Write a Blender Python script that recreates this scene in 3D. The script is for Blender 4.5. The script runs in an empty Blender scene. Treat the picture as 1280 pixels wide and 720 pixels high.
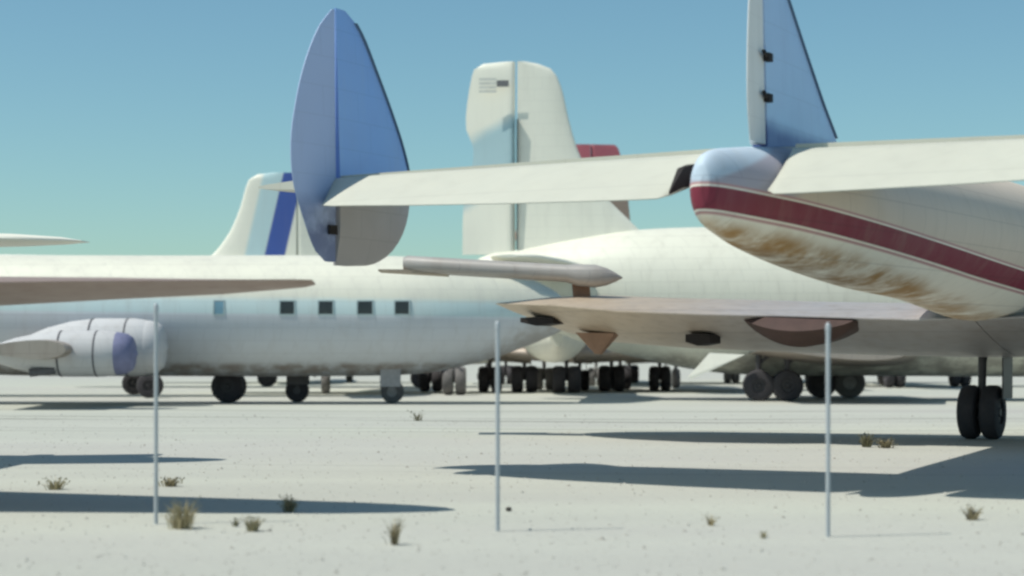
import bpy, math, random
from mathutils import Vector
random.seed(7)
S = bpy.context.scene
COL = S.collection
F = 2300.0          # focal length in pixels of a 1280 wide picture
EYE = 1.87
HZ = 440.0

def at(px, py, d):
    return ((px-640)*d/F, d, EYE+(HZ-py)*d/F)

def gdepth(py):
    return F*EYE/(py-HZ)

# ------------------------------------------------------------------ materials
def new_mat(name):
    m = bpy.data.materials.new(name); m.use_nodes = True
    nt = m.node_tree
    return m, nt, nt.nodes['Principled BSDF']

def N(nt, t, **kw):
    n = nt.nodes.new(t)
    for k, v in kw.items(): setattr(n, k, v)
    return n

def mixc(nt, fac, a, b, blend='MIX'):
    n = N(nt, 'ShaderNodeMix', data_type='RGBA', blend_type=blend)
    if isinstance(fac, float): n.inputs[0].default_value = fac
    else: nt.links.new(fac, n.inputs[0])
    for i, v in ((6, a), (7, b)):
        if isinstance(v, tuple): n.inputs[i].default_value = (*v, 1)
        else: nt.links.new(v, n.inputs[i])
    return n.outputs[2]

def ramp(nt, val, lo, hi):
    n = N(nt, 'ShaderNodeMapRange', interpolation_type='SMOOTHSTEP')
    nt.links.new(val, n.inputs[0])
    n.inputs[1].default_value = lo; n.inputs[2].default_value = hi
    return n.outputs[0]

def mth(nt, op, a, b=None):
    n = N(nt, 'ShaderNodeMath', operation=op)
    for i, v in ((0, a), (1, b)):
        if v is None: continue
        if isinstance(v, (int, float)): n.inputs[i].default_value = v
        else: nt.links.new(v, n.inputs[i])
    return n.outputs[0]

def noise(nt, co, scale, detail=4, sx=(1, 1, 1), rough=0.55):
    mp = N(nt, 'ShaderNodeMapping'); mp.inputs['Scale'].default_value = sx
    nt.links.new(co, mp.inputs[0])
    n = N(nt, 'ShaderNodeTexNoise'); n.inputs['Scale'].default_value = scale
    n.inputs['Detail'].default_value = detail; n.inputs['Roughness'].default_value = rough
    nt.links.new(mp.outputs[0], n.inputs['Vector'])
    return n.outputs[0]

def paint(name, base, layers=(), rough=0.5, metal=0.0, dirt=0.25, dirtcol=(0.22, 0.19, 0.15),
          panels=0.12, scale=1.0, stains_and_shade=()):
    """layers: (vx,vy,vz, lo, hi, soft, colour, wobble): band lo < v.p < hi in the part's own space
       stains: same form, but broken up by noise"""
    m, nt, bs = new_mat(name)
    tc = N(nt, 'ShaderNodeTexCoord').outputs['Object']
    col = base
    nz = noise(nt, tc, 1.3*scale, 5)
    for L in layers:
        vx, vy, vz, lo, hi, soft, c = L[:7]
        wob = L[7] if len(L) > 7 else 0.0
        d = N(nt, 'ShaderNodeVectorMath', operation='DOT_PRODUCT')
        nt.links.new(tc, d.inputs[0]); d.inputs[1].default_value = (vx, vy, vz)
        v = d.outputs['Value']
        if wob: v = mth(nt, 'ADD', v, mth(nt, 'MULTIPLY', mth(nt, 'SUBTRACT', nz, 0.5), wob))
        mask = mth(nt, 'MULTIPLY', ramp(nt, v, lo-soft, lo+soft), mth(nt, 'SUBTRACT', 1.0, ramp(nt, v, hi-soft, hi+soft)))
        col = mixc(nt, mask, col, c)
    for L in stains_and_shade:
        vx, vy, vz, lo, hi, soft, c, amt = L
        d = N(nt, 'ShaderNodeVectorMath', operation='DOT_PRODUCT')
        nt.links.new(tc, d.inputs[0]); d.inputs[1].default_value = (vx, vy, vz)
        v = mth(nt, 'ADD', d.outputs['Value'], mth(nt, 'MULTIPLY', mth(nt, 'SUBTRACT', noise(nt, tc, 0.9*scale, 5), 0.5), 2.2*soft))
        mask = mth(nt, 'MULTIPLY', ramp(nt, v, lo-soft, lo+soft), mth(nt, 'SUBTRACT', 1.0, ramp(nt, v, hi-soft, hi+soft)))
        brk = ramp(nt, noise(nt, tc, 1.5*scale, 8, (1, 1, 1), .65), 0.28, 0.62)
        col = mixc(nt, mth(nt, 'MULTIPLY', mth(nt, 'MULTIPLY', mask, brk), amt), col, c)
    # dust and vertical run-off streaks
    st = noise(nt, tc, 2.0*scale, 6, (1.6, 1.6, 0.22))
    col = mixc(nt, mth(nt, 'MULTIPLY', ramp(nt, st, 0.45, 0.8), dirt), col, dirtcol)
    big = noise(nt, tc, 0.5*scale, 3)
    col = mixc(nt, mth(nt, 'MULTIPLY', ramp(nt, big, 0.4, 0.7), dirt*0.5), col, dirtcol)
    if panels:
        sp = N(nt, 'ShaderNodeSeparateXYZ'); nt.links.new(tc, sp.inputs[0])
        cb = N(nt, 'ShaderNodeCombineXYZ')
        nt.links.new(mth(nt, 'ADD', sp.outputs[0], mth(nt, 'MULTIPLY', sp.outputs[1], 0.8)), cb.inputs[0]); nt.links.new(sp.outputs[2], cb.inputs[1])
        br = N(nt, 'ShaderNodeTexBrick'); br.offset = 0.37
        br.inputs['Scale'].default_value = 0.55*scale
        br.inputs['Color1'].default_value = (1, 1, 1, 1); br.inputs['Color2'].default_value = (0.95, 0.95, 0.96, 1)
        br.inputs['Mortar'].default_value = (0.35, 0.35, 0.38, 1); br.inputs['Mortar Size'].default_value = 0.006
        nt.links.new(cb.outputs[0], br.inputs['Vector'])
        col = mixc(nt, panels, col, br.outputs[0], 'MULTIPLY')
    if isinstance(col, tuple): bs.inputs['Base Color'].default_value = (*col, 1)
    else: nt.links.new(col, bs.inputs['Base Color'])
    bs.inputs['Metallic'].default_value = metal
    rr = noise(nt, tc, 3*scale, 3)
    mr = N(nt, 'ShaderNodeMapRange'); nt.links.new(rr, mr.inputs[0])
    mr.inputs[3].default_value = rough-0.12; mr.inputs[4].default_value = min(1, rough+0.15)
    nt.links.new(mr.outputs[0], bs.inputs['Roughness'])
    return m

def simple(name, base, rough=0.7, metal=0.0, var=0.3, scale=6):
    m, nt, bs = new_mat(name)
    tc = N(nt, 'ShaderNodeTexCoord').outputs['Object']
    nz = noise(nt, tc, scale, 4)
    col = mixc(nt, nz, tuple(c*(1-var) for c in base), tuple(min(1, c*(1+var)) for c in base))
    nt.links.new(col, bs.inputs['Base Color'])
    bs.inputs['Roughness'].default_value = rough; bs.inputs['Metallic'].default_value = metal
    return m

# ------------------------------------------------------------------ mesh helpers
def mk(name, verts, faces, mats, parent=None, smooth=35, fmat=None):
    me = bpy.data.meshes.new(name); me.from_pydata([tuple(v) for v in verts], [], faces)
    if not isinstance(mats, (list, tuple)): mats = [mats]
    for m in mats: me.materials.append(m)
    if fmat:
        for p, i in zip(me.polygons, fmat): p.material_index = i
    me.validate(); me.update()
    import bmesh
    bm = bmesh.new(); bm.from_mesh(me); bmesh.ops.recalc_face_normals(bm, faces=bm.faces); bm.to_mesh(me); bm.free()
    if smooth:
        me.shade_smooth(); me.set_sharp_from_angle(angle=math.radians(smooth))
    o = bpy.data.objects.new(name, me); COL.objects.link(o)
    if parent: o.parent = parent
    return o

class MB:
    def __init__(s): s.v = []; s.f = []; s.m = []
    def add(s, v, f, mi=0):
        b = len(s.v); s.v += [Vector(p) for p in v]
        s.f += [tuple(i+b for i in q) for q in f]; s.m += [mi]*len(f); return s
    def loft(s, rings, mi=0, cap0=True, cap1=True, capm=None):
        n = len(rings[0]); v = [p for r in rings for p in r]; f = []
        for i in range(len(rings)-1):
            for j in range(n):
                k = (j+1) % n
                f.append((i*n+j, i*n+k, (i+1)*n+k, (i+1)*n+j))
        b = len(s.v); s.v += [Vector(p) for p in v]
        s.f += [tuple(i+b for i in q) for q in f]; s.m += [mi]*len(f)
        cm = mi if capm is None else capm
        if cap0: s.f.append(tuple(b+j for j in range(n))); s.m.append(cm)
        if cap1: s.f.append(tuple(b+(len(rings)-1)*n+j for j in range(n))); s.m.append(cm)
        return s
    def box(s, x0, x1, y0, y1, z0, z1, mi=0):
        v = [(x, y, z) for x in (x0, x1) for y in (y0, y1) for z in (z0, z1)]
        return s.add(v, [(0, 1, 3, 2), (4, 6, 7, 5), (0, 4, 5, 1), (2, 3, 7, 6), (0, 2, 6, 4), (1, 5, 7, 3)], mi)
    def tube(s, p, q, r0, r1=None, n=12, mi=0):
        r1 = r0 if r1 is None else r1
        p = Vector(p); q = Vector(q); d = (q-p).normalized()
        a = d.orthogonal().normalized(); b = d.cross(a)
        R = lambda c, r: [c+(a*math.cos(t)+b*math.sin(t))*r for t in [2*math.pi*k/n for k in range(n)]]
        return s.loft([R(p, r0), R(q, r1)], mi)
    def build(s, name, mats, parent=None, smooth=35):
        return mk(name, s.v, s.f, mats, parent, smooth, s.m)

def tag(o, label=None, cat=None, group=None, kind=None):
    if label: o['label'] = label
    if cat: o['category'] = cat
    if group: o['group'] = group
    if kind: o['kind'] = kind
    return o

def thing(name, label, cat, loc, rz=0.0, group=None):
    o = bpy.data.objects.new(name, None); COL.objects.link(o)
    o.location = loc; o.rotation_euler = (0, 0, rz); o.empty_display_size = 0.3
    return tag(o, label, cat, group)

def dup(o, parent=None):
    c = o.copy(); COL.objects.link(c); c.parent = parent
    for ch in list(o.children): dup(ch, c)
    return c

US = [0, .012, .04, .09, .17, .28, .42, .58, .75, .9, 1.0]
def foil(le, te, nrm, h, kind='full'):
    """closed ring round a section from le to te; nrm = thickness direction; h = half thickness"""
    le = Vector(le); te = Vector(te); nrm = Vector(nrm)
    def t(u):
        if kind == 'full': return h*(2.97*math.sqrt(u)-1.26*u-3.516*u*u+2.843*u**3-1.015*u**4)/1.0*1.02
        if kind == 'fixed': return h*math.sqrt(max(0, 1-(1-u)**2.2))*(1-.2*u)
        if kind == 'moving': return h*min(1, math.sqrt(u/.06) if u < .06 else 1)*(1-u)**.9+.006
    top = [le+(te-le)*u+nrm*t(u) for u in US]
    bot = [le+(te-le)*u-nrm*t(u) for u in US[1:-1]]
    return top[::-1][0:1]+top[::-1][1:]+bot+[te-nrm*max(t(1), .004)]

def interp(tab, x):
    if x <= tab[0][0]: return tab[0][1]
    for (a, va), (b, vb) in zip(tab, tab[1:]):
        if x <= b:
            k = (x-a)/(b-a); k2 = k
            return va+(vb-va)*k2
    return tab[-1][1]

def smooth_tab(tab, x):
    # Catmull-Rom through the points
    n = len(tab)
    if x <= tab[0][0]: return tab[0][1]
    if x >= tab[-1][0]: return tab[-1][1]
    for i in range(n-1):
        if tab[i][0] <= x <= tab[i+1][0]: break
    x0, y0 = tab[i]; x1, y1 = tab[i+1]
    m = lambda k: (tab[min(n-1, k+1)][1]-tab[max(0, k-1)][1])/(tab[min(n-1, k+1)][0]-tab[max(0, k-1)][0])
    h = x1-x0; t = (x-x0)/h
    return ((2*t**3-3*t*t+1)*y0+(t**3-2*t*t+t)*h*m(i)+(-2*t**3+3*t*t)*y1+(t**3-t*t)*h*m(i+1))

def body_rings(stations, n=40, sub=5, power=2.0):
    """stations: (x, zbottom, ztop, halfwidth)"""
    tb = [(s[0], s[1]) for s in stations]; tt = [(s[0], s[2]) for s in stations]; tw = [(s[0], s[3]) for s in stations]
    xs = []
    for a, b in zip(stations, stations[1:]):
        for k in range(sub): xs.append(a[0]+(b[0]-a[0])*k/sub)
    xs.append(stations[-1][0])
    rings = []
    for x in xs:
        zb, zt, w = smooth_tab(tb, x), smooth_tab(tt, x), max(.02, smooth_tab(tw, x))
        zc = (zb+zt)/2; hh = (zt-zb)/2; r = []
        for k in range(n):
            a = 2*math.pi*k/n
            c, s_ = math.cos(a), math.sin(a)
            r.append((x, w*math.copysign(abs(c)**(2/power), c), zc+hh*math.copysign(abs(s_)**(2/power), s_)))
        rings.append(r)
    return rings

def half_width(stations, x, z):
    zb = smooth_tab([(s[0], s[1]) for s in stations], x); zt = smooth_tab([(s[0], s[2]) for s in stations], x)
    w = smooth_tab([(s[0], s[3]) for s in stations], x)
    q = (z-(zb+zt)/2)/((zt-zb)/2)
    return w*math.sqrt(max(0, 1-q*q))

def wheel_mb(mb, c, r, w, mt=0, mh=1):
    """wheel with its axle along local y"""
    prof = [(-w/2, r*.45), (-w/2, r*.80), (-w*.42, r*.93), (-w*.22, r), (w*.22, r), (w*.42, r*.93), (w/2, r*.80), (w/2, r*.45)]
    n = 28; rings = []
    for (y, q) in prof:
        rings.append([(c[0]+q*math.cos(2*math.pi*k/n), c[1]+y, c[2]+q*math.sin(2*math.pi*k/n)) for k in range(n)])
    mb.loft(rings, mt, False, False)
    for sgn in (-1, 1):
        hub = []
        for (y, q) in ((w/2, r*.45), (w*.36, r*.42), (w*.36, r*.2), (w*.46, r*.14), (w*.46, r*.01)):
            hub.append([(c[0]+q*math.cos(2*math.pi*k/n), c[1]+sgn*y, c[2]+q*math.sin(2*math.pi*k/n)) for k in range(n)])
        mb.loft(hub, mh, False, True)

def gear(parent, x, y, r, w, twin=True, top=2.2, rake=0.15, mats=None, gap=None, door=True, strut=.1):
    st, ty, hb = mats
    g = MB()
    g.tube((x+rake, y, top), (x, y, r), strut, strut*.75)
    g.tube((x+rake, y, top*.62+r*.38), (x+.55, y, top), strut*.5)            # drag brace
    g.tube((x, y-.3*(1 if twin else .5), r), (x, y+.3*(1 if twin else .5), r), strut*.7)
    g.box(x+.06, x+.16, y-.05, y+.05, r*1.25, r*1.9)                  # torque links
    lg = g.build('landing_gear', st, parent)
    sp = (gap if gap else w*.62)
    for yy in ((y-sp, y+sp) if twin else (y,)):
        b = MB(); wheel_mb(b, (x, yy, r), r, w)
        b.build('wheel', [ty, hb], lg)
    if door:
        d = MB(); d.box(x-.35, x+.5, y-sp-.5*w-.12, y-sp-.5*w-.09, r*1.5, top)
        d.build('gear_door', st, lg)
    return lg

def outline_fin(name, par, zs, le, te, kind, h, mat, y0=0.0, hinge=None, angle=0.0, hscale=None):
    """vertical surface: le(z), te(z) give x; turned by angle about the hinge line (x=hinge(z))"""
    rings = []
    for z in zs:
        a, b = le(z), te(z)
        hh = h*(hscale(z) if hscale else 1.0)
        if kind == 'moving':
            hx = a; dx = a-b
            ca, sa = math.cos(angle), math.sin(angle)
            tep = (hx-dx*ca, y0+dx*sa, z); nrm = (sa, ca, 0)
            rings.append(foil((hx, y0, z), tep, nrm, hh, 'moving'))
        else:
            rings.append(foil((a, y0, z), (b, y0, z), (0, 1, 0), hh, kind))
    b = MB(); b.loft(rings)
    return b.build(name, mat, par, smooth=50)

def lin(a, b, n): return [a+(b-a)*k/(n-1) for k in range(n)]

# ------------------------------------------------------------------ colours
M_tyre = simple('tyre_rubber', (0.045, 0.041, 0.046), .85, 0, .3, 5)
M_hub = simple('wheel_hub_metal', (0.045, 0.042, 0.046), .5, .4, .3, 8)
M_strut = simple('gear_strut', (0.07, 0.065, 0.07), .5, .3, .3, 6)
M_strut_pale = simple('gear_strut_pale', (0.3, 0.29, 0.29), .5, .2, .3, 6)
GM = (M_strut, M_tyre, M_hub)
M_tyre_pale = simple('dusty_tyre_rubber', (0.15, 0.142, 0.14), .9, 0, .35, 6)
GMP = (M_strut_pale, M_tyre_pale, M_strut_pale)
WHITE = (0.70, 0.69, 0.59)
M_white = paint('white_airliner_paint', (.84, .82, .71), dirt=.10, panels=.12, rough=.5)
M_under = paint('wing_underside_metal', (0.42, 0.36, 0.31), dirt=.4, dirtcol=(.2, .15, .11), panels=.3, rough=.5, metal=0.4)
M_rust = simple('rust_brown_metal', (0.29, 0.17, 0.11), .8, 0, .5, 3)
M_rustdark = simple('dark_rust_metal', (0.065, 0.036, 0.03), .8, 0, .5, 2)
M_black = simple('dark_opening_and_shade', (0.018, 0.014, 0.013), .9, 0, .3, 3)
M_glass = simple('dark_cabin_glass', (0.035, 0.04, 0.038), .25, 0, .3, 2)
M_glass_pale = simple('pale_blue_blind', (0.16, 0.30, 0.38), .4, 0, .2, 3)
M_frame = simple('window_frame_metal', (0.38, 0.46, 0.46), .45, .2, .2, 6)
M_galv = simple('galvanised_steel', (0.44, 0.47, 0.49), .5, .25, .2, 9)

# ------------------------------------------------------------------ ground
def make_ground():
    m, nt, bs = new_mat('pale_desert_dirt')
    tc = N(nt, 'ShaderNodeTexCoord').outputs['Object']
    a = noise(nt, tc, .35, 6, (.25, 1, 1)); b = noise(nt, tc, 9, 5); c = noise(nt, tc, .05, 4, (.3, 1, 1))
    col = mixc(nt, ramp(nt, a, .3, .72), (.425, .43, .385), (.475, .485, .425))
    col = mixc(nt, mth(nt, 'MULTIPLY', ramp(nt, c, .42, .68), .75), col, (.43, .415, .395))
    col = mixc(nt, mth(nt, 'MULTIPLY', ramp(nt, b, .5, .8), .35), col, (.34, .33, .30))
    gr = noise(nt, tc, 42, 3); col = mixc(nt, mth(nt, 'MULTIPLY', ramp(nt, gr, .55, .75), .5), col, (.30, .29, .265))
    # old wheel ruts running along the row
    sp = N(nt, 'ShaderNodeSeparateXYZ'); nt.links.new(tc, sp.inputs[0])
    wob = mth(nt, 'MULTIPLY', noise(nt, tc, .03, 2), 9)
    yy = mth(nt, 'ADD', mth(nt, 'ADD', sp.outputs[1], wob), mth(nt, 'MULTIPLY', sp.outputs[0], .06))
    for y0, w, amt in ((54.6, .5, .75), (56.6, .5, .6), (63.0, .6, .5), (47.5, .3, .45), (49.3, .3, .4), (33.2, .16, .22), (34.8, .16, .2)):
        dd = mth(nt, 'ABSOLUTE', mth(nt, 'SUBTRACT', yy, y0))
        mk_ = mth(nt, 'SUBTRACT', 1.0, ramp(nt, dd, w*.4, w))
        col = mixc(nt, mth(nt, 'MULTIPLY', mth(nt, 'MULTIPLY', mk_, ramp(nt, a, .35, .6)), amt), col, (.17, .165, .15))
    nt.links.new(col, bs.inputs['Base Color']); bs.inputs['Roughness'].default_value = .95
    bs.inputs['Specular IOR Level'].default_value = .1
    bp = N(nt, 'ShaderNodeBump'); bp.inputs['Strength'].default_value = .35; bp.inputs['Distance'].default_value = .05
    nt.links.new(noise(nt, tc, 3.5, 6), bp.inputs['Height']); nt.links.new(bp.outputs[0], bs.inputs['Normal'])
    R = 6000
    g = mk('ground', [(-R, -R, 0), (R, -R, 0), (R, R, 0), (-R, R, 0)], [(0, 1, 2, 3)], m, smooth=0)
    tag(g, kind='structure')
make_ground()

# ------------------------------------------------------------------ A: triple tailed airliner on the right
def make_triple_tail():
    th = math.atan2(.883, .47)
    A = thing('triple_tail_airliner', 'triple-tailed propeller airliner with dark red stripe along its cream fuselage, tail towards the fence', 'airliner', (3.37, 25, 0), th)
    RED = (.20, .016, .04); CREAM = (.84, .80, .70); PINK = (.5, .28, .28)
    # fuselage
    # bands measured from v = z + 0.05 x
    M_body = paint('fuselage_red_stripe', CREAM, dirt=.14, dirtcol=(.42, .36, .28), panels=.22, rough=.65, metal=0, layers=[
        (.052, 0, 1, 3.80, 9, .02, (.66, .56, .46)),
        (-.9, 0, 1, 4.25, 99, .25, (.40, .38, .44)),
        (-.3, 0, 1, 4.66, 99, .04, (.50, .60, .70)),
        (.052, 0, 1, -9, 3.53, .01, CREAM),
        (.052, 0, 1, 3.50, 3.90, .012, PINK),
        (.052, 0, 1, 3.535, 3.87, .006, CREAM),
        (.052, 0, 1, 3.56, 3.845, .008, RED)],
        stains_and_shade=[(.075, 0, 1, -9, 3.40, .11, (.36, .20, .06), 1.0), (.075, 0, 1, -9, 3.19, .09, (.15, .09, .045), .9)])
    stn = [(-2.14, 3.92, 4.02, .03), (-2.10, 3.66, 4.24, .12), (-1.85, 3.48, 4.42, .26), (-1.1, 3.34, 4.54, .46), (0, 3.20, 4.66, .70),
           (2, 3.02, 4.86, .95), (4.5, 2.86, 5.02, 1.15), (8, 2.74, 5.15, 1.38), (12, 2.45, 5.25, 1.6), (18, 2.0, 5.2, 1.75), (21, 1.75, 4.8, 1.5), (24, 1.9, 4.0, .95), (25.2, 2.4, 3.2, .2)]
    b = MB(); b.loft(body_rings(stn, 48, 6)); b.build('fuselage', M_body, A)
    # paints of the tail
    M_fin = paint('blue_grey_tail_metal', (.30, .45, .78), dirt=.18, dirtcol=(.40, .48, .62), panels=.12, rough=.36, metal=.5)
    M_finlow = paint('shaded_lower_fin_metal', (.44, .42, .42), dirt=.25, dirtcol=(.32, .30, .29), panels=.16, rough=.5, metal=.3)  # greyer copy paints the shade under the tailplane into the fin
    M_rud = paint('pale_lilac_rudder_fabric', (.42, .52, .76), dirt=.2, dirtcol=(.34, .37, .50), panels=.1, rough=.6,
                  stains_and_shade=[(0, 0, -1, -4.1, 9, .2, (.10, .13, .28), .8)])  # darker blue towards the rudder's foot
    M_rudc = paint('sunlit_rudder_fabric', (.80, .80, .78), dirt=.15, panels=.08, rough=.6)  # whitened to paint sunlight onto the centre rudder
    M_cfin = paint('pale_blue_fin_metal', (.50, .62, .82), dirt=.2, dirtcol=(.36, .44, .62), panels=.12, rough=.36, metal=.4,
                   layers=[(0, 0, 1, -9, 4.95, .14, (.06, .10, .30), .2)])  # dark blue foot of the fin is painted-in shade
    M_stab = paint('white_tailplane_paint', (.56, .555, .47), dirt=.08, panels=.1, rough=.45)
    # centre fin and rudder
    LEc = [(4.55, 3.75), (4.85, 3.55), (5.16, 3.15), (5.6, 2.55), (6.84, 1.08), (7.3, .62), (7.6, .33), (7.72, .12)]
    zs = lin(4.55, 7.72, 24)
    outline_fin('tail_fin', A, zs, lambda z: smooth_tab(LEc, z), lambda z: 0.0, 'fixed', .14, M_cfin, hscale=lambda z: max(.15, 1-.7*(z-4.55)/3.2))
    M_boot = simple('dark_blue_deicer_boot', (.05, .11, .20), .6, 0, .2, 4)
    outline_fin('deicer_boot', A, [z for z in zs if 5.0 < z < 7.65], lambda z: smooth_tab(LEc, z)+.03, lambda z: smooth_tab(LEc, z)-.09, 'full', .05, M_boot)
    TEr = [(4.62, -.62), (5.2, -.82), (6.2, -.78), (7.2, -.52), (7.7, -.2)]
    rd = outline_fin('rudder', A, lin(4.68, 7.7, 20), lambda z: -.04, lambda z: smooth_tab(TEr, z), 'moving', .11, M_rudc, angle=math.radians(-9), hscale=lambda z: max(.15, 1-.7*(z-4.55)/3.2))
    for z in (5.85, 5.3):
        hb = MB(); hb.box(-.14, .02, -.18, -.10, z-.05, z+.06); hb.tube((-.1, -.14, z), (-.32, -.17, z+.05), .03, .03, 8)
        hb.build('rudder_hinge_bracket', M_black, A)
    # outer fins (left one in view)
    for y0 in (6.9, -6.9):
        LEo = [(4.30, 2.22), (4.7, 2.20), (5.2, 1.98), (5.8, 1.58), (6.4, 1.12), (6.8, .80), (7.02, .55), (7.12, .40), (7.16, .25)]
        outline_fin('tail_fin', A, lin(4.38, 7.15, 22), lambda z: smooth_tab(LEo, z), lambda z: 0.0, 'fixed', .13, M_fin, y0=y0, hscale=lambda z: max(.12, 1-.85*max(0, (z-4.4)/2.75)))
        outline_fin('deicer_boot', A, [z for z in lin(4.45, 7.0, 22)], lambda z: smooth_tab(LEo, z)+.025, lambda z: smooth_tab(LEo, z)-.06, 'full', .04, M_boot, y0=y0)
        LEl = [(3.20, .35), (3.23, .9), (3.32, 1.3), (3.5, 1.68), (3.8, 2.0), (4.1, 2.16), (4.375, 2.22)]
        outline_fin('lower_fin', A, [3.2, 3.23, 3.27, 3.32, 3.4, 3.5, 3.65, 3.8, 3.95, 4.1, 4.25, 4.375], lambda z: smooth_tab(LEl, z), lambda z: 0.0, 'fixed', .13, M_finlow, y0=y0, hscale=lambda z: max(.25, min(1, (z-3.1)/.6)))
        TEo = [(3.22, -.2), (3.4, -.5), (3.9, -.82), (4.4, -1.06), (5.0, -1.12), (5.6, -1.0), (6.2, -.78), (6.8, -.42), (7.12, -.08)]
        outline_fin('rudder', A, lin(3.25, 7.12, 28), lambda z: -.04, lambda z: smooth_tab(TEo, z), 'moving', .10, M_rud, y0=y0, angle=math.radians(2), hscale=lambda z: max(.15, 1-.8*abs(z-4.6)/2.6))
        hb = MB(); hb.box(-.30, -.10, y0-.12, y0-.075, 3.66, 3.80); hb.build('rudder_hinge_bracket', M_black, A)
    # tailplane and drooped elevators
    for s in (1, -1):
        rings = []
        for ly, le, h in ((.5, 2.15, .16), (3, 2.05, .15), (5.5, 1.9, .13), (6.9, 1.75, .12), (7.5, 1.6, .10), (7.9, 1.3, .07), (8.2, 1.0, .045), (8.35, .6, .02)):
            z = 4.55-.011*ly
            rings.append(foil((le, s*ly, z), (.02 if ly < 7.3 else .02, s*ly, z), (0, 0, 1), h, 'fixed'))
        b = MB(); b.loft(rings); b.build('tailplane', M_stab, A, 50)
        rings = []
        for ly, c, dr in ((.52, .6, .28), (.58, 1.1, .50), (.66, 1.5, .62), (.8, 1.66, .68), (1.2, 1.68, .68), (3, 1.58, .63), (4.8, 1.34, .55), (5.8, 1.14, .49), (6.3, .98, .46), (6.55, .82, .43), (6.72, .62, .40), (6.82, .42, .36), (6.87, .22, .28)):
            z = 4.55-.011*ly
            le = Vector((-.02, s*ly, z)); te = Vector((-c, s*ly, z-dr))
            d = (te-le).normalized(); nn = Vector((-d.z, 0, d.x)) if d.x > 0 else Vector((d.z, 0, -d.x))
            rings.append(foil(le, te, nn, .10, 'moving'))
        b = MB(); b.loft(rings, 0, capm=1); b.build('elevator', [M_stab, M_black], A, 50)  # black end caps paint in the shade on the end ribs
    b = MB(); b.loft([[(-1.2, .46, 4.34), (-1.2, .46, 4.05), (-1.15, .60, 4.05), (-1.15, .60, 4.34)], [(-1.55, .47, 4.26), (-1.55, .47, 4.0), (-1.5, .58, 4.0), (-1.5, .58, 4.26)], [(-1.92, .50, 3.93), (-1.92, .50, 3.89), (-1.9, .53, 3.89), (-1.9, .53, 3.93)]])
    b.build('elevator_root_shade', M_black, A)  # dark wedge stands in for the shaded notch at the elevator root
    # left wing, seen from below behind its trailing edge
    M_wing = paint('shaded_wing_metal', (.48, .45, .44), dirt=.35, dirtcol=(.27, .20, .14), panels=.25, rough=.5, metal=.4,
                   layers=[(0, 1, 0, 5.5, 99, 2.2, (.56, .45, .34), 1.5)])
    rings = []
    for ly, te, le, zt, zl, h in ((0, 11.7, 17.2, 2.50, 2.25, .55), (1.2, 11.7, 17.2, 2.50, 2.25, .55), (4, 11.7, 16.5, 2.60, 2.30, .54), (5.2, 10.9, 16.2, 2.62, 2.36, .54), (7, 10.6, 15.9, 2.70, 2.42, .53),
                                  (8.8, 11.1, 15.5, 2.86, 2.50, .50), (9.7, 11.6, 15.0, 2.90, 2.60, .40), (10.3, 12.1, 14.6, 2.93, 2.72, .27), (10.75, 12.3, 14.0, 2.95, 2.83, .13), (10.95, 12.6, 13.6, 2.95, 2.9, .04)):
        rings.append(foil((le, ly, zl), (te, ly, zt), (0, 0, 1), h, 'full'))
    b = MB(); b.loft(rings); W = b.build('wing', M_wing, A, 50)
    rings = []
    for ly, te, le, zt, zl, h in ((-.02, 11.7, 17.2, 2.50, 2.25, .55), (-4, 11.8, 16.5, 2.62, 2.32, .52), (-6, 11.9, 15.7, 2.7, 2.4, .47)):
        rings.append(foil((le, ly, zl), (te, ly, zt), (0, 0, 1), h, 'full'))
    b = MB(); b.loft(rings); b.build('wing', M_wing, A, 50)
    # fuel dump / flap openings and the engine fairing under the wing
    def lens(name, ly0, ly1, ztop, drop, x, mat, bulge=.25, n=16, skew=.0):
        top = []; bot = []; top2 = []; bot2 = []
        rings = []
        for k in range(n+1):
            u = k/n; ly = ly0+(ly1-ly0)*u
            dz = drop*(math.sin(math.pi*u**(1+skew)))**.75+.02
            zt = ztop(ly)
            rings.append([(x-.05, ly, zt), (x-bulge*math.sin(math.pi*u)-.06, ly, zt-dz*.45), (x+.1, ly, zt-dz), (x+1.0, ly, zt-dz*.9), (x+1.2, ly, zt)])
        b = MB(); b.loft(rings); return b.build(name, mat, W, 60)
    zt = lambda ly: 2.44+.046*(ly-1.2)
    lens('nacelle_fairing', 2.35, 4.75, zt, .56, 11.62, M_rustdark, .3)
    def slot(ly0, ly1, z0, z1, x):
        b = MB(); b.loft([[(x, ly0, z0+.05), (x, ly0, z1), (x+.6, ly0, z1), (x+.6, ly0, z0+.05)], [(x-.02, (ly0+ly1)/2, z0), (x-.02, (ly0+ly1)/2, z1+.02), (x+.6, (ly0+ly1)/2, z1), (x+.6, (ly0+ly1)/2, z0)],
                          [(x, ly1, z0+.08), (x, ly1, z1), (x+.6, ly1, z1), (x+.6, ly1, z0+.08)]])
        b.build('open_hatch', M_black, W, 0)
    slot(5.55, 6.1, 2.00, 2.24, 12.0)
    slot(9.2, 10.0, 2.44, 2.62, 12.0)
    b = MB(); b.loft([[(12.7, 9.0, 2.30), (13.0, 9.0, 2.30), (13.0, 8.05, 2.28), (12.7, 8.05, 2.28)], [(12.75, 8.55, 1.83), (12.85, 8.55, 1.83), (12.85, 8.42, 1.82), (12.75, 8.42, 1.82)]])
    b.build('hanging_fairing', M_rust, W, 0)
    gear(A, 16.0, .9, .58, .38, True, 2.0, .1, GM)
    gear(A, 14.6, -3.2, .58, .38, True, 2.0, .1, GM)
    gear(A, 22.3, 0, .42, .26, True, 1.9, .1, GM, door=False)
    return A
make_triple_tail()

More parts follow.
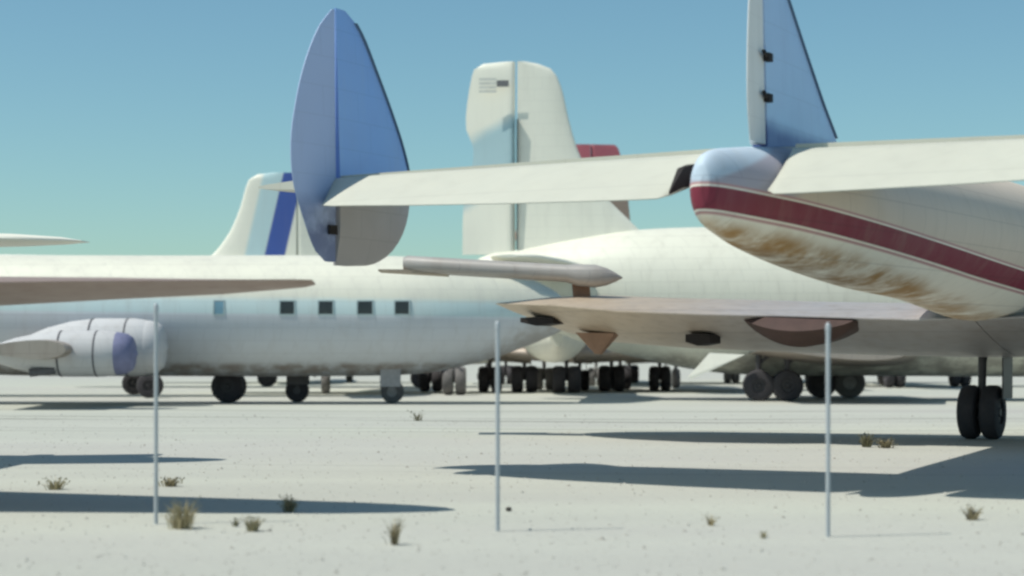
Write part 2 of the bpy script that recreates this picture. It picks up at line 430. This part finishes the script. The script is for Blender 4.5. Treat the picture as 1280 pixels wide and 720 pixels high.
# ------------------------------------------------------------------ salvaged panel propped above that wing
def make_panel():
    d0, d1 = 41.6, 40.0
    a = Vector(at(505, 330, d0)); b_ = Vector(at(778, 346, d1))
    T = thing('salvaged_wing_panel', 'long grey salvaged panel with pointed end, propped on a rust brown block above the wing', 'aircraft panel', (0, 40.8, 0))
    off = Vector((0, 40.8, 0)); a -= off; b_ -= off
    ax = b_-a
    M_p = paint('grey_panel_metal', (.36, .34, .32), dirt=.4, dirtcol=(.25, .2, .17), panels=.25, rough=.5)
    rings = []
    for u, hz, hy in ((0, .14, .45), (.02, .19, .5), (.2, .19, .5), (.5, .19, .48), (.75, .19, .42), (.80, .24, .42), (.88, .25, .40), (.93, .19, .3), (.97, .10, .16), (1.0, .015, .03)):
        c = a+ax*u
        if u > .78: c = c+Vector((0, 0, -.02))
        rings.append([c+Vector((0, hy*math.copysign(abs(math.cos(t))**.6, math.cos(t)), hz*math.copysign(abs(math.sin(t))**.8, math.sin(t)))) for t in [2*math.pi*k/20 for k in range(20)]])
    m = MB(); m.loft(rings); m.build('panel', M_p, T)
    c0 = a+Vector((-.55, 0, -.16)); c1 = a+Vector((1.0, 0, -.2))
    m = MB(); m.loft([[c0+Vector((0, -.5, -.02)), c0+Vector((0, .5, -.02)), c0+Vector((0, .5, .02)), c0+Vector((0, -.5, .02))], [c1+Vector((0, -.52, -.07)), c1+Vector((0, .52, -.07)), c1+Vector((0, .52, .05)), c1+Vector((0, -.52, .05))]])
    m.build('flange', simple('tan_flange_metal', (.35, .29, .22), .7, 0, .3, 5), T, 0)
    p = Vector(at(727, 360, 40.6))-off
    m = MB(); m.loft([[p+Vector((x, y, -.52)) for x, y in ((-.15, -.2), (.22, -.2), (.22, .2), (-.15, .2))], [p+Vector((x, y, .16)) for x, y in ((-.22, -.2), (.16, -.2), (.16, .2), (-.22, .2))]])
    m.build('prop_block', M_rust, T, 0)
make_panel()

# ------------------------------------------------------------------ B: tall white airliner in the middle
def make_white_airliner():
    d = 73.0; k = d/F
    th = math.radians(-5)
    x0 = (647-640)*k
    B = thing('white_airliner', 'big all white airliner with tall square-topped fin, small dark flag on its rudder', 'airliner', (x0, d, 0), th)
    Z = lambda py: EYE+(HZ-py)*k
    X = lambda px: (px-647)*k
    M_b = paint('white_fuselage_paint', WHITE, dirt=.14, panels=.25, rough=.5, stains_and_shade=[(0, 0, 1, -9, 1.75, .2, (.25, .23, .2), .8)])  # low band paints the shade under the belly into the white
    stn = [(X(588), Z(352), Z(340), .2), (X(600), Z(366), Z(322), .6), (X(650), Z(392), Z(312), 1.1), (X(720), Z(425), Z(299), 1.6), (X(800), Z(448), Z(288), 2.1), (X(900), Z(466), Z(285), 2.4),
           (X(1050), Z(469), Z(284), 2.5), (X(1400), Z(469), Z(284), 2.5), (X(1560), Z(460), Z(300), 2.2), (X(1640), Z(430), Z(350), 1.0), (X(1660), Z(400), Z(385), .2)]
    b = MB(); b.loft(body_rings(stn, 44, 5)); b.build('fuselage', M_b, B)
    # fin
    LE = [(Z(320), X(815)), (Z(290), X(800)), (Z(268), X(778)), (Z(250), X(760)), (Z(225), X(741)), (Z(190), X(723)), (Z(150), X(711)), (Z(118), X(704)), (Z(98), X(697)), (Z(86), X(688)), (Z(80), X(672)), (Z(77), X(656))]
    LE = sorted(LE)
    zs = sorted([z for z, _ in LE]+lin(Z(318), Z(95), 16))
    outline_fin('tail_fin', B, zs, lambda z: smooth_tab(LE, z), lambda z: 0.0, 'fixed', .35, M_white, hscale=lambda z: max(.15, 1-.75*(z-5)/9))
    # rudder, its lower fabric bleached to pale blue
    M_r = paint('white_rudder_blue_patch', (.84, .82, .71), dirt=.05, panels=.0, rough=.6,
                layers=[(-.55, 0, 1, Z(222), Z(142), .35, (.40, .56, .60), .35)])
    TE = sorted([(Z(318), X(577)), (Z(250), X(579)), (Z(215), X(588)), (Z(185), X(591)), (Z(160), X(582)), (Z(130), X(583)), (Z(100), X(588)), (Z(86), X(592)), (Z(79), X(604)), (Z(77), X(630))])
    zs = sorted([z for z, _ in TE]+lin(Z(315), Z(95), 14))
    outline_fin('rudder', B, zs, lambda z: -.10, lambda z: smooth_tab(TE, z), 'moving', .26, M_r, angle=math.radians(3), hscale=lambda z: max(.15, 1-.75*(z-5)/9))
    b = MB(); b.box(X(646.4), X(648.2), -.34, -.10, Z(312), Z(150)); b.build('hinge_gap', simple('hinge_shadow_grey', (.10, .13, .13), .8), B, 0)
    # flag mark on the rudder: a dark rectangle with paler stripes
    fl = MB(); yy = -.40
    fl.box(X(622), X(637), yy, yy+.01, Z(110), Z(102))
    fl.build('flag_mark', simple('faded_flag_grey', (.16, .16, .165), .7), B, 0)
    fl = MB()
    for q in range(4): fl.box(X(600), X(621.5), yy, yy+.01, Z(117-5*q), Z(114-5*q))
    fl.build('flag_stripes', simple('faded_flag_stripe', (.62, .62, .57), .7), B, 0)
    # tailplane
    for s in (1, -1):
        rings = []
        for ly, le, te, h in ((.6, 3.0, -.5, .25), (4, 2.2, -.5, .2), (6.5, 1.4, -.45, .12), (7.0, .6, -.3, .05)):
            rings.append(foil((le, s*ly, Z(338)+.03*ly), (te, s*ly, Z(338)+.03*ly), (0, 0, 1), h, 'full'))
        b = MB(); b.loft(rings); b.build('tailplane', M_white, B, 50)
    # stub of the low wing with the main wheels
    for s in (1, -1):
        rings = []
        for ly, le, te, h in ((1.5, 15.5, 9.0, .5), (6.5, 14.6, 9.6, .42)):
            rings.append(foil((le, s*ly, 1.75+.04*ly), (te, s*ly, 1.75+.04*ly), (0, 0, 1), h, 'full'))
        b = MB(); b.loft(rings); b.build('wing', M_under, B, 50)
    gear(B, X(943), -2.0, .60, .42, True, 1.9, .0, GM, door=False, strut=.13)
    gear(B, X(977), -2.0, .60, .42, True, 1.9, .0, GM, door=False, strut=.13)
    gear(B, X(1030), 3.2, .62, .42, True, 1.9, .0, GM, door=False, strut=.13)
    gear(B, X(1066), 3.2, .62, .42, True, 1.9, .0, GMP, door=True, strut=.13)
    gear(B, X(1500), 0, .5, .3, True, 1.8, .0, GM, door=False)
    b = MB(); b.loft([[(X(858), -3.0, Z(470)), (X(862), -3.0, Z(473)), (X(862), -2.9, Z(473)), (X(858), -2.9, Z(470))], [(X(884), -2.7, Z(441)), (X(926), -2.7, Z(443)), (X(926), -2.6, Z(443)), (X(884), -2.6, Z(441))]])
    b.build('open_belly_door', M_white, B, 0)
make_white_airliner()

# ------------------------------------------------------------------ C: windowed airliner on the left
def make_window_airliner():
    d = 67.0; k = d/F
    x0 = (400-640)*k
    C = thing('windowed_airliner', 'white-topped airliner with grey belly, pale blue cheat line and square cabin windows', 'airliner', (x0, d, 0), math.radians(0))
    dn = 65.2; kn = dn/F                      # near flank
    Z = lambda py: EYE+(HZ-py)*kn
    X = lambda px: (px-640)*kn-x0
    GREY = (.56, .575, .60)
    M_c = paint('white_blue_grey_fuselage', GREY, dirt=.25, dirtcol=(.42, .40, .38), panels=.2, rough=.6, metal=.12, layers=[
        (.012, 0, 1, Z(393)+.0, 99, .02, (.58, .70, .70)),
        (.012, 0, 1, Z(374), 99, .14, WHITE, .1),
        (.012, 0, 1, Z(396), Z(393.2), .015, (.62, .66, .68))],
        stains_and_shade=[(0, 0, 1, -9, Z(455), .12, (.2, .15, .11), .8), (.55, 0, -1, X(600)*.55-Z(440), 99, .5, (.34, .30, .27), .7)])  # grime along the lower edge; nose darkened for both grime and shade
    stn = [(X(-520), Z(420), Z(395), .4), (X(-360), Z(445), Z(345), 1.2), (X(-150), Z(462), Z(320), 1.9), (X(0), Z(470), Z(316), 2.05), (X(200), Z(471), Z(316), 2.05), (X(400), Z(471), Z(316), 2.05), (X(520), Z(468), Z(318), 2.0),
           (X(590), Z(455), Z(326), 1.7), (X(650), Z(436), Z(340), 1.25), (X(695), Z(417), Z(362), .75), (X(716), Z(404), Z(382), .25), (X(720), Z(397), Z(391), .06)]
    b = MB(); b.loft(body_rings(stn, 44, 5)); b.build('fuselage', M_c, C)
    for px, mat, w in ((275, M_glass_pale, 11), (360, M_glass, 17), (408, M_glass, 17), (457, M_glass, 18), (503, M_glass, 17)):
        x = X(px); hw = w*kn/2; zz0, zz1 = Z(392.5), Z(377)
        v = []
        for pad, dep in ((0, .025), (.05, .015)):
            ring = []
            pass
        def panel(x0_, x1_, z0_, z1_, dep):
            mb = MB(); n = 6; rings = []
            for q in range(n+1):
                z = z0_+(z1_-z0_)*q/n; h = half_width(stn, x, z)
                rings.append([(x0_, -h-dep, z), (x1_, -h-dep, z), (x1_, -h+.1, z), (x0_, -h+.1, z)])
            return mb.loft(rings)
        wnd = panel(x-hw, x+hw, zz0, zz1, .012).build('window', mat, C, 60)
        fr = MB()
        for q in ((x-hw-.05, x-hw-.002, zz0-.05, zz1+.05), (x+hw+.002, x+hw+.05, zz0-.05, zz1+.05), (x-hw, x+hw, zz0-.05, zz0-.004), (x-hw, x+hw, zz1+.004, zz1+.05)):
            pb = panel(*q, .02); fr.add(pb.v, pb.f)
        fr.build('frame', M_frame, wnd, 60)
    # near wing stub, engine nacelle
    M_n = paint('pale_grey_cowling', (.52, .52, .53), dirt=.35, dirtcol=(.36, .34, .33), panels=.2, rough=.75)
    M_seam = simple('cowl_seam_dark', (.10, .10, .11), .8)
    def nac(pxf, yc, py, r, ln, capcol):
        dd = d+yc; xf = (pxf-640)*dd/F-x0; zc = EYE+(HZ-py)*dd/F
        rings = []
        for u, q in ((.10, .90), (.14, .96), (.2, 1.0), (.45, 1.0), (.62, .9), (.78, .68), (.9, .42), (.97, .2), (1, .03)):
            rings.append([(xf-ln*u, yc+r*q*math.cos(t), zc+r*q*math.sin(t)) for t in [2*math.pi*k_/28 for k_ in range(28)]])
        m = MB(); m.loft(rings, 0, True, True); o = m.build('engine_nacelle', M_n, C)
        rings = []
        for u, q in ((0, .3), (.0, .55), (.012, .72), (.045, .86), (.10, .93), (.115, .93)):
            rings.append([(xf-ln*u, yc+r*q*math.cos(t), zc+r*q*math.sin(t)) for t in [2*math.pi*k_/28 for k_ in range(28)]])
        rings.insert(0, [(xf+.12, yc+.02*math.cos(t), zc+.02*math.sin(t)) for t in [2*math.pi*k_/28 for k_ in range(28)]])
        m = MB(); m.loft(rings); m.build('cowl_front', capcol, o)
        def ring(u, q): return [(xf-ln*u, yc+r*q*math.cos(t), zc+r*q*math.sin(t)) for t in [2*math.pi*k_/28 for k_ in range(28)]]
        m = MB()
        for u in (.235, .47):
            m = MB(); m.loft([ring(u, .99), ring(u, 1.008), ring(u+.012, 1.008), ring(u+.012, .99)], 0, False, False); m.build('cowl_seam', M_seam, o)
        m = MB(); m.tube((xf-ln*.5, yc-r*.62, zc-r*.7), (xf-ln*.66, yc-r*.7, zc-r*.82), .14, .14, 14)
        m.build('exhaust_pipe', M_seam, o)
        return o
    M_purple = simple('violet_blue_metal', (.17, .18, .30), .7, 0, .3, 4)
    nac(206, -3.2, 434, 1.0, 5.2, M_n)
    nac(168, -6.5, 442, .76, 5.0, M_purple)
    rings = []
    for ly, le, te, h in ((-1.4, X(150), X(10), .4), (-8.0, X(135), X(30), .3)):
        rings.append(foil((le, ly, 1.95), (te, ly, 1.95), (0, 0, 1), h, 'full'))
    m = MB(); m.loft(rings); m.build('wing', M_under, C, 50)
    gear(C, X(270), 1.2, .60, .42, True, 1.9, 0, GM, door=False, gap=.34, strut=.13)
    gear(C, X(358), 1.5, .44, .3, False, 1.9, 0, GM, door=True, strut=.2)
    g = gear(C, X(485), .6, .42, .28, True, 1.8, 0, GMP, door=False)
    m = MB(); m.box(X(473), X(499), -.9, -.86, Z(484), Z(458)); m.build('nose_gear_door', M_strut_pale, C, 0)
make_window_airliner()

# ------------------------------------------------------------------ D: plane with blue banded fin behind it
def make_blue_band_airliner():
    d = 78.0; k = d/F
    x0 = (392-640)*k
    D = thing('blue_band_airliner', 'white airliner behind the windowed one, its fin banded in pale and dark blue', 'airliner', (x0, d, 0), math.pi)
    Z = lambda py: EYE+(HZ-py)*k
    X = lambda px: -((px-392)*k)
    s = 22/98.0       # slant of the bands in the picture (dx per dz)
    u = lambda px, py: X(px)+s*Z(py)*0
    # band coordinate v = x - s*(z): lines lean back with height
    v = lambda px, py: X(px)+s*Z(py)
    M_d = paint('fin_blue_bands', (.82, .80, .69), dirt=.06, panels=.05, rough=.5, layers=[
        (1, 0, s, v(343, 270), v(318, 270), .10, (.52, .68, .70)),
        (1, 0, s, v(368, 270), v(342.5, 270), .05, (.05, .10, .36))])
    LE = sorted([(Z(330), X(250)), (Z(316), X(268)), (Z(290), X(287)), (Z(260), X(300)), (Z(235), X(307)), (Z(224), X(312)), (Z(218), X(322)), (Z(216), X(340))])
    zs = sorted([z for z, _ in LE]+lin(Z(328), Z(226), 10))
    outline_fin('tail_fin', D, zs, lambda z: smooth_tab(LE, z), lambda z: X(371), 'fixed', .3, M_d, hscale=lambda z: max(.15, 1-.7*(z-5)/5))
    TE = sorted([(Z(330), X(410)), (Z(280), X(402)), (Z(240), X(392)), (Z(224), X(386)), (Z(217), X(376))])
    zs = sorted([z for z, _ in TE]+lin(Z(328), Z(226), 10))
    outline_fin('rudder', D, zs, lambda z: X(371.5), lambda z: smooth_tab(TE, z), 'moving', .22, M_white, angle=0.0, hscale=lambda z: max(.15, 1-.7*(z-5)/5))
    stn = [(X(440), Z(360), Z(345), .2), (X(425), Z(375), Z(334), .6), (X(380), Z(400), Z(325), 1.1), (X(300), Z(440), Z(321), 1.6), (X(200), Z(458), Z(320), 1.8), (X(-300), Z(458), Z(320), 1.8), (X(-420), Z(440), Z(345), 1.1), (X(-450), Z(400), Z(390), .1)]
    b = MB(); b.loft(body_rings(stn, 36, 4)); b.build('fuselage', M_white, D)
    for s_ in (1, -1):
        rings = [foil((le, s_*ly, Z(345)), (te, s_*ly, Z(345)), (0, 0, 1), h, 'full') for ly, le, te, h in ((.5, X(340), X(410), .2), (5, X(360), X(405), .1))]
        b = MB(); b.loft(rings); b.build('tailplane', M_white, D, 50)
    gear(D, X(205), 3, .5, .34, True, 1.9, 0, GM, door=False)
    gear(D, X(150), -3, .5, .34, True, 1.9, 0, GM, door=False)
    gear(D, X(-350), 0, .42, .26, True, 1.9, 0, GM, door=False)
make_blue_band_airliner()

# ------------------------------------------------------------------ E: airliner whose dark wing enters from the left
def make_left_airliner():
    th = math.radians(80)
    tip = Vector(at(392, 350, 21.4))
    # local: right wing runs to -y ; put the fuselage 9.4 m up the wing
    right = Vector((math.sin(th), -math.cos(th), 0))
    span = 10.2
    org = Vector((tip.x, tip.y, 0))-right*span   # wing tip at local y = -span
    E = thing('left_edge_airliner', 'airliner beyond the left edge, its dark brown wing reaching in to a thin tip', 'airliner', org, th)
    zt = tip.z
    M_w = paint('brown_wing_metal', (.36, .26, .22), dirt=.4, dirtcol=(.22, .14, .115), panels=.2, rough=.5, scale=1.5, metal=.3)
    rings = []
    for ly, le, te, h, dz in ((0, 2.6, -2.0, .34, .0), (3, 1.9, -1.5, .26, .0), (5.6, 1.45, -1.15, .18, .0), (7.6, 1.1, -.95, .12, 0), (8.9, .85, -.75, .08, -.01), (9.6, .6, -.52, .05, -.005), (10.02, .34, -.3, .035, 0), (10.2, .08, -.08, .01, 0)):
        z = zt+dz+.012*(ly-10.2)
        rings.append(foil((le, -ly, z-.05), (te, -ly, z), (0, 0, 1), h, 'full'))
    b = MB(); b.loft(rings); b.build('wing', M_w, E, 50)
    stn = [(-11, 2.4, 3.2, .15), (-9, 1.7, 4.4, 1.2), (-6, 1.6, 4.7, 1.5), (0, 1.7, 4.7, 1.5), (4, 2.2, 4.5, 1.2), (8.5, 2.9, 4.1, .5), (10, 3.3, 3.7, .1)]
    b = MB(); b.loft(body_rings(stn, 36, 4)); b.build('fuselage', M_white, E)
    for s_ in (1, -1):  # tailplane added for the shadow it throws on the dirt
        b = MB(); b.loft([foil((le, s_*ly, 3.75), (te, s_*ly, 3.75), (0, 0, 1), h, 'full') for ly, le, te, h in ((.2, 7.0, 9.6, .16), (2.6, 7.8, 9.5, .1), (3.3, 8.3, 9.3, .06), (3.6, 8.7, 9.1, .01))])
        b.build('tailplane', M_white, E, 50)
    outline_fin('tail_fin', E, lin(3.6, 7.0, 12), lambda z: -smooth_tab([(3.6, -6.2), (4.4, -7.2), (6, -8.0), (7, -8.7)], z)*1.0, lambda z: 9.7, 'full', .18, M_white)
    gear(E, 0.2, 2.4, .5, .34, True, 2.4, 0, GM, door=False)
    gear(E, 0.2, -1.6, .5, .34, True, 2.4, 0, GM, door=False)
    gear(E, -8.5, 0, .4, .26, True, 2.0, 0, GM, door=False)
make_left_airliner()

# ------------------------------------------------------------------ F: far airliner with red fin
def make_red_fin_airliner():
    d = 98.0; k = d/F
    x0 = (740-640)*k
    Fp = thing('red_fin_airliner', 'far airliner whose red tail fin tip shows beside the tall white fin', 'airliner', (x0, d, 0), math.pi)
    Z = lambda py: EYE+(HZ-py)*k
    X = lambda px: -((px-740)*k)
    M_red = paint('faded_red_fin', (.50, .13, .16), dirt=.2, dirtcol=(.5, .25, .25), panels=.15, rough=.6,
                  layers=[(0, 0, 1, -99, Z(240), .4, (.36, .27, .21))])
    LE = sorted([(Z(300), X(640)), (Z(240), X(665)), (Z(200), X(682)), (Z(186), X(690)), (Z(181), X(705))])
    zs = sorted([z for z, _ in LE]+lin(Z(298), Z(188), 8))
    outline_fin('tail_fin', Fp, zs, lambda z: smooth_tab(LE, z), lambda z: X(738), 'fixed', .3, M_red)
    TE = sorted([(Z(300), X(790)), (Z(240), X(784)), (Z(200), X(777)), (Z(184), X(772)), (Z(181), X(768))])
    zs = sorted([z for z, _ in TE]+lin(Z(298), Z(188), 8))
    outline_fin('rudder', Fp, zs, lambda z: X(738.5), lambda z: smooth_tab(TE, z), 'moving', .22, M_red)
    stn = [(X(830), Z(340), Z(325), .2), (X(810), Z(360), Z(310), .7), (X(740), Z(420), Z(305), 1.6), (X(600), Z(455), Z(325), 2.0), (X(150), Z(455), Z(325), 2.0), (X(60), Z(430), Z(360), 1.0), (X(40), Z(400), Z(390), .1)]
    b = MB(); b.loft(body_rings(stn, 32, 4)); b.build('fuselage', M_white, Fp)
    gear(Fp, X(608), -3, .55, .4, True, 2.0, 0, GM, door=False)
    gear(Fp, X(530), 3, .55, .4, True, 2.0, 0, GM, door=True)
    gear(Fp, X(331), -1, .5, .4, True, 2.0, 0, GM, door=False)
make_red_fin_airliner()

# ------------------------------------------------------------------ further row: stripped airliners, nose on, seen as wheels and dark wings below the bellies
def far_plane(lab, px, d, gears, span=(-9, 9), zw=1.75):
    k = d/F
    P = thing('stripped_airliner', lab, 'airliner', ((px-640)*k, d, 0), -math.pi/2, 'stripped airliners stored in the far row')
    # local +x = towards the camera, +y = world right
    stn = [(-14, 2.6, 3.4, .2), (-10, 2.0, 4.4, 1.0), (-4, 1.5, 4.7, 1.6), (4, 1.4, 4.7, 1.6), (7, 1.5, 4.4, 1.3), (9, 2.1, 3.3, .3)]
    b = MB(); b.loft(body_rings(stn, 32, 4)); b.build('fuselage', M_white, P)
    for s in (1, -1):
        e = span[1] if s > 0 else -span[0]
        rings = [foil((le, s*ly, zw+.03*ly), (te, s*ly, zw+.03*ly), (0, 0, 1), h, 'full') for ly, le, te, h in ((1.0, 2.5, -2.5, .45), (e, 1.5, -1.5, .25))]
        b = MB(); b.loft(rings); b.build('wing', M_under, P, 50)
    for (gp, dx, r, w, twin, pale) in gears:
        y = (gp-px)*(d-dx)/F
        gear(P, dx, y, r, w, twin, zw-.1, -.12, GMP if pale else GM, door=pale, gap=w*.6)
far_plane('stripped airliner under the left belly, its near wheel pale and standing alone', 440, 84, [(412, 2, .5, .34, False, True), (466, -6, .42, .3, False, False), (578, 4, .62, .46, True, True), (532, -3, .58, .5, True, False), (608, -2, .6, .5, True, False)], (-7, 7))
far_plane('stripped airliner right of the middle fence post, on three dark wheel pairs', 690, 86, [(655, 1, .62, .55, True, False), (707, 2, .62, .58, True, False), (683, -5, .55, .5, True, True), (727, -4, .5, .42, True, False), (765, -1, .62, .55, True, False)], (-5, 10))
far_plane('stripped airliner with one lone dark wheel pair left of the big twin wheels', 850, 90, [(820, 2, .6, .46, True, False), (782, -3, .58, .5, True, False), (858, -6, .5, .4, False, True), (1000, -18, .6, .5, True, False)], (-8, 8))
far_plane('stripped airliner behind the right fence post, mostly hidden', 1120, 100, [(1098, 4, .6, .46, True, False), (1128, -4, .6, .46, True, False), (1190, 2, .6, .46, True, False)], (-8, 8))

far_plane('stripped airliner far behind the left windowed hull, on small distant wheels', 360, 112, [(300, 3, .55, .4, True, False), (432, -2, .5, .4, False, True), (530, 0, .55, .45, True, True)], (-9, 9), 1.6)
far_plane('stripped airliner far off between the hanging triangle and the lone wheel pair', 760, 108, [(630, 2, .55, .45, True, False), (738, 6, .5, .4, True, True), (790, -3, .55, .5, True, False)], (-9, 9), 1.6)
far_plane('stripped airliner far off behind the big twin wheels of the white airliner', 990, 112, [(905, 3, .5, .4, True, True), (1012, 2, .55, .5, True, False), (1048, 0, .55, .5, True, True)], (-9, 9), 1.6)

# ------------------------------------------------------------------ fence posts
def make_posts():
    src = None
    for px, yt, yb, lab in ((195, 379, 655, 'bare steel fence post at the left, in front of the grey-bellied airliner'),
                            (622, 401, 664, 'bare steel fence post in the middle, below the rounded wing tip'),
                            (1035, 403, 671, 'bare steel fence post at the right, crossing the dark rust fairing')):
        d = gdepth(yb); h = EYE+(HZ-yt)*d/F
        if src is None:
            P = thing('fence_post', lab, 'fence post', ((px-640)*d/F, d, 0), 0, 'steel posts along the fence line')
            m = MB(); m.tube((0, 0, -.1), (0, 0, 1), .023, .023, 16); m.build('post', M_galv, P)
            m = MB(); m.loft([[(r*math.cos(t), r*math.sin(t), z) for t in [2*math.pi*q/16 for q in range(16)]] for z, r in ((0, .027), (.05, .027), (.075, .021), (.088, .012), (.09, .002))]); m.build('post_cap', M_galv, P)
            src = P
        else:
            P = dup(src); P.location = ((px-640)*d/F, d, 0); P['label'] = lab
        for c in P.children:
            if c.name.startswith('post_cap'): c.location = (0, 0, h-.09)
            else: c.scale = (1, 1, h-.09)
make_posts()

# ------------------------------------------------------------------ weeds and a stone
M_w1 = simple('dry_weed_straw', (.44, .37, .22), .9, 0, .4, 20)
M_w2 = simple('dark_weed_stems', (.16, .14, .09), .9, 0, .4, 20)
M_w3 = simple('olive_weed_leaves', (.30, .28, .17), .9, 0, .4, 20)
def weed(px, py, wpx, hpx, mats, lab, n=130, name='dry_weed'):
    d = gdepth(py); k = d/F; W = wpx*k/2; H = hpx*k
    v = []; f = []; fm = []
    for i in range(n):
        a = random.uniform(0, 2*math.pi); r = abs(random.gauss(0, .35))
        bx, by = math.cos(a)*r*W*.6, math.sin(a)*r*W*.6
        lean = random.uniform(.2, 1.0)*W
        h = H*random.uniform(.35, 1.0)*(1-.35*min(1, r))
        tx, ty = bx+math.cos(a)*lean*.8+random.gauss(0, W*.12), by+math.sin(a)*lean*.8
        w = random.uniform(.003, .007)*max(1, d/20)
        p = random.uniform(0, math.pi); wx, wy = math.cos(p)*w, math.sin(p)*w
        b = len(v)
        mx, my, mz = bx*.5+tx*.5-(tx-bx)*.15, by*.5+ty*.5-(ty-by)*.15, h*.6
        v += [(bx-wx, by-wy, -.02), (bx+wx, by+wy, -.02), (mx+wx, my+wy, mz), (mx-wx, my-wy, mz), (tx, ty, h)]
        f += [(b, b+1, b+2, b+3), (b+3, b+2, b+4)]; q = random.randrange(len(mats)); fm += [q, q]
        if random.random() < .3:      # seed heads and small leaves
            b = len(v); s = w*1.5
            v += [(tx-s, ty, h-s), (tx+s, ty, h-s*.6), (tx+s*.3, ty+s, h+s), (tx-s*.4, ty-s, h+s*.8)]
            f += [(b, b+1, b+2), (b, b+2, b+3)]; fm += [q, q]
    o = mk(name, v, f, mats, None, 0, fm)
    o.location = ((px-640)*k, d, 0)
    return tag(o, lab, 'weed', 'dry weeds on the bare dirt')
weed(213, 608, 36, 13, [M_w1, M_w2], 'low straw coloured tuft just right of the left fence post')
weed(228, 661, 52, 42, [M_w1, M_w3, M_w1], 'largest yellowish weed clump, at the foot of the left fence post', 220)
weed(317, 664, 32, 22, [M_w1, M_w3], 'straw tuft leaning right, in front of the left shadow streak')
weed(294, 658, 16, 12, [M_w2, M_w3], 'tiny grey sprig between the two straw clumps', 40)
weed(362, 640, 28, 22, [M_w2, M_w3], 'dark compact weed standing in the left wing shadow', 170)
weed(493, 681, 34, 40, [M_w1, M_w2], 'tall thin brown weed at the end of the left shadow', 60)
weed(522, 526, 24, 15, [M_w2, M_w3], 'small twiggy sprig out on the pale dirt, far from the fence', 24)
weed(888, 657, 22, 16, [M_w1], 'faint pale tuft between the middle and right fence posts', 40)
weed(955, 673, 14, 10, [M_w1, M_w3], 'tiny tuft left of the right fence post foot', 30)
weed(1083, 559, 22, 20, [M_w2, M_w3], 'dark weed clump right of the right post, the taller of two', 160)
weed(1107, 560, 30, 14, [M_w2, M_w1], 'low dark weed clump at far right, beside the taller one', 120)
weed(70, 612, 40, 18, [M_w1, M_w3], 'straw clump near the left picture edge', 90)
weed(1215, 650, 34, 22, [M_w1, M_w2], 'straw clump near the right picture edge', 90)
def gravel():
    v = []; f = []; fm = []
    for i in range(5200):
        d = 13+42*random.random()**1.6; x = random.uniform(-.31, .31)*d
        q = random.uniform(.006, .017)*(1+d/60)*(1.8 if random.random() < .06 else 1); b = len(v)
        a = random.uniform(0, 6.28)
        for k in range(5):
            t = a+k*1.2566; rr = q*random.uniform(.7, 1.2); v.append((x+rr*math.cos(t), d+rr*math.sin(t), -.003))
        v.append((x+random.uniform(-.3, .3)*q, d+random.uniform(-.3, .3)*q, q*random.uniform(.5, .9)))
        f += [(b+k, b+(k+1) % 5, b+5) for k in range(5)]; fm += [random.choice((0, 0, 1))]*5
    o = mk('gravel', v, f, [simple('pale_pebble', (.40, .39, .35), .9, 0, .3, 12), simple('brown_pebble', (.29, .27, .24), .9, 0, .3, 12)], None, 0, fm)
    tag(o, 'loose pebbles scattered over the pale dirt', 'gravel', kind='stuff')
gravel()
def stone():
    d = gdepth(639)
    import bmesh
    bm = bmesh.new(); bmesh.ops.create_icosphere(bm, subdivisions=2, radius=.036)
    for v in bm.verts: v.co *= 1+random.uniform(-.14, .14); v.co.z *= .8
    me = bpy.data.meshes.new('stone'); bm.to_mesh(me); bm.free()
    me.materials.append(simple('dark_stone', (.06, .055, .05), .9, 0, .3, 30)); me.shade_smooth()
    o = bpy.data.objects.new('stone', me); COL.objects.link(o); o.location = ((636-640)*d/F, d, .024)
    tag(o, 'small dark stone lying on the dirt by the middle fence post', 'stone')
stone()

# ------------------------------------------------------------------ light, sky, camera
to_sun = Vector((-.97, -.24, 0)).normalized(); EL = math.radians(58)
dirv = Vector((to_sun.x*math.cos(EL), to_sun.y*math.cos(EL), math.sin(EL)))
L = bpy.data.lights.new('sun', 'SUN'); L.energy = 4.4; L.angle = math.radians(.55); L.color = (1.0, .97, .87)
lo = bpy.data.objects.new('sun', L); COL.objects.link(lo); lo.rotation_euler = dirv.to_track_quat('Z', 'Y').to_euler(); lo.location = (0, 0, 60)

w = bpy.data.worlds.new('World'); S.world = w; w.use_nodes = True
nt = w.node_tree; bg = nt.nodes['Background']
sky = nt.nodes.new('ShaderNodeTexSky'); sky.sky_type = 'NISHITA'; sky.sun_disc = False
sky.sun_elevation = EL; sky.sun_rotation = math.atan2(dirv.x, dirv.y)
sky.air_density = 1.0; sky.dust_density = 0.5; sky.ozone_density = 1.0
mul = nt.nodes.new('ShaderNodeMix'); mul.data_type = 'RGBA'; mul.blend_type = 'MULTIPLY'; mul.inputs[0].default_value = 1
nt.links.new(sky.outputs[0], mul.inputs[6]); mul.inputs[7].default_value = (.58, .80, .79, 1)
nt.links.new(mul.outputs[2], bg.inputs[0]); bg.inputs[1].default_value = .128

cam = bpy.data.cameras.new('camera'); co = bpy.data.objects.new('camera', cam); COL.objects.link(co)
co.location = (0, 0, EYE); co.rotation_euler = (math.pi/2, 0, 0)
cam.sensor_width = 36; cam.lens = 36*F/1280; cam.shift_y = 80/1280; cam.clip_end = 20000; cam.clip_start = .1
cam.dof.use_dof = True; cam.dof.focus_distance = 34.0; cam.dof.aperture_fstop = .8
S.camera = co
S.render.engine = 'CYCLES'
S.view_settings.view_transform = 'Standard'; S.view_settings.look = 'None'; S.view_settings.exposure = 0; S.view_settings.gamma = 1
S.cycles.filter_width = 2.6
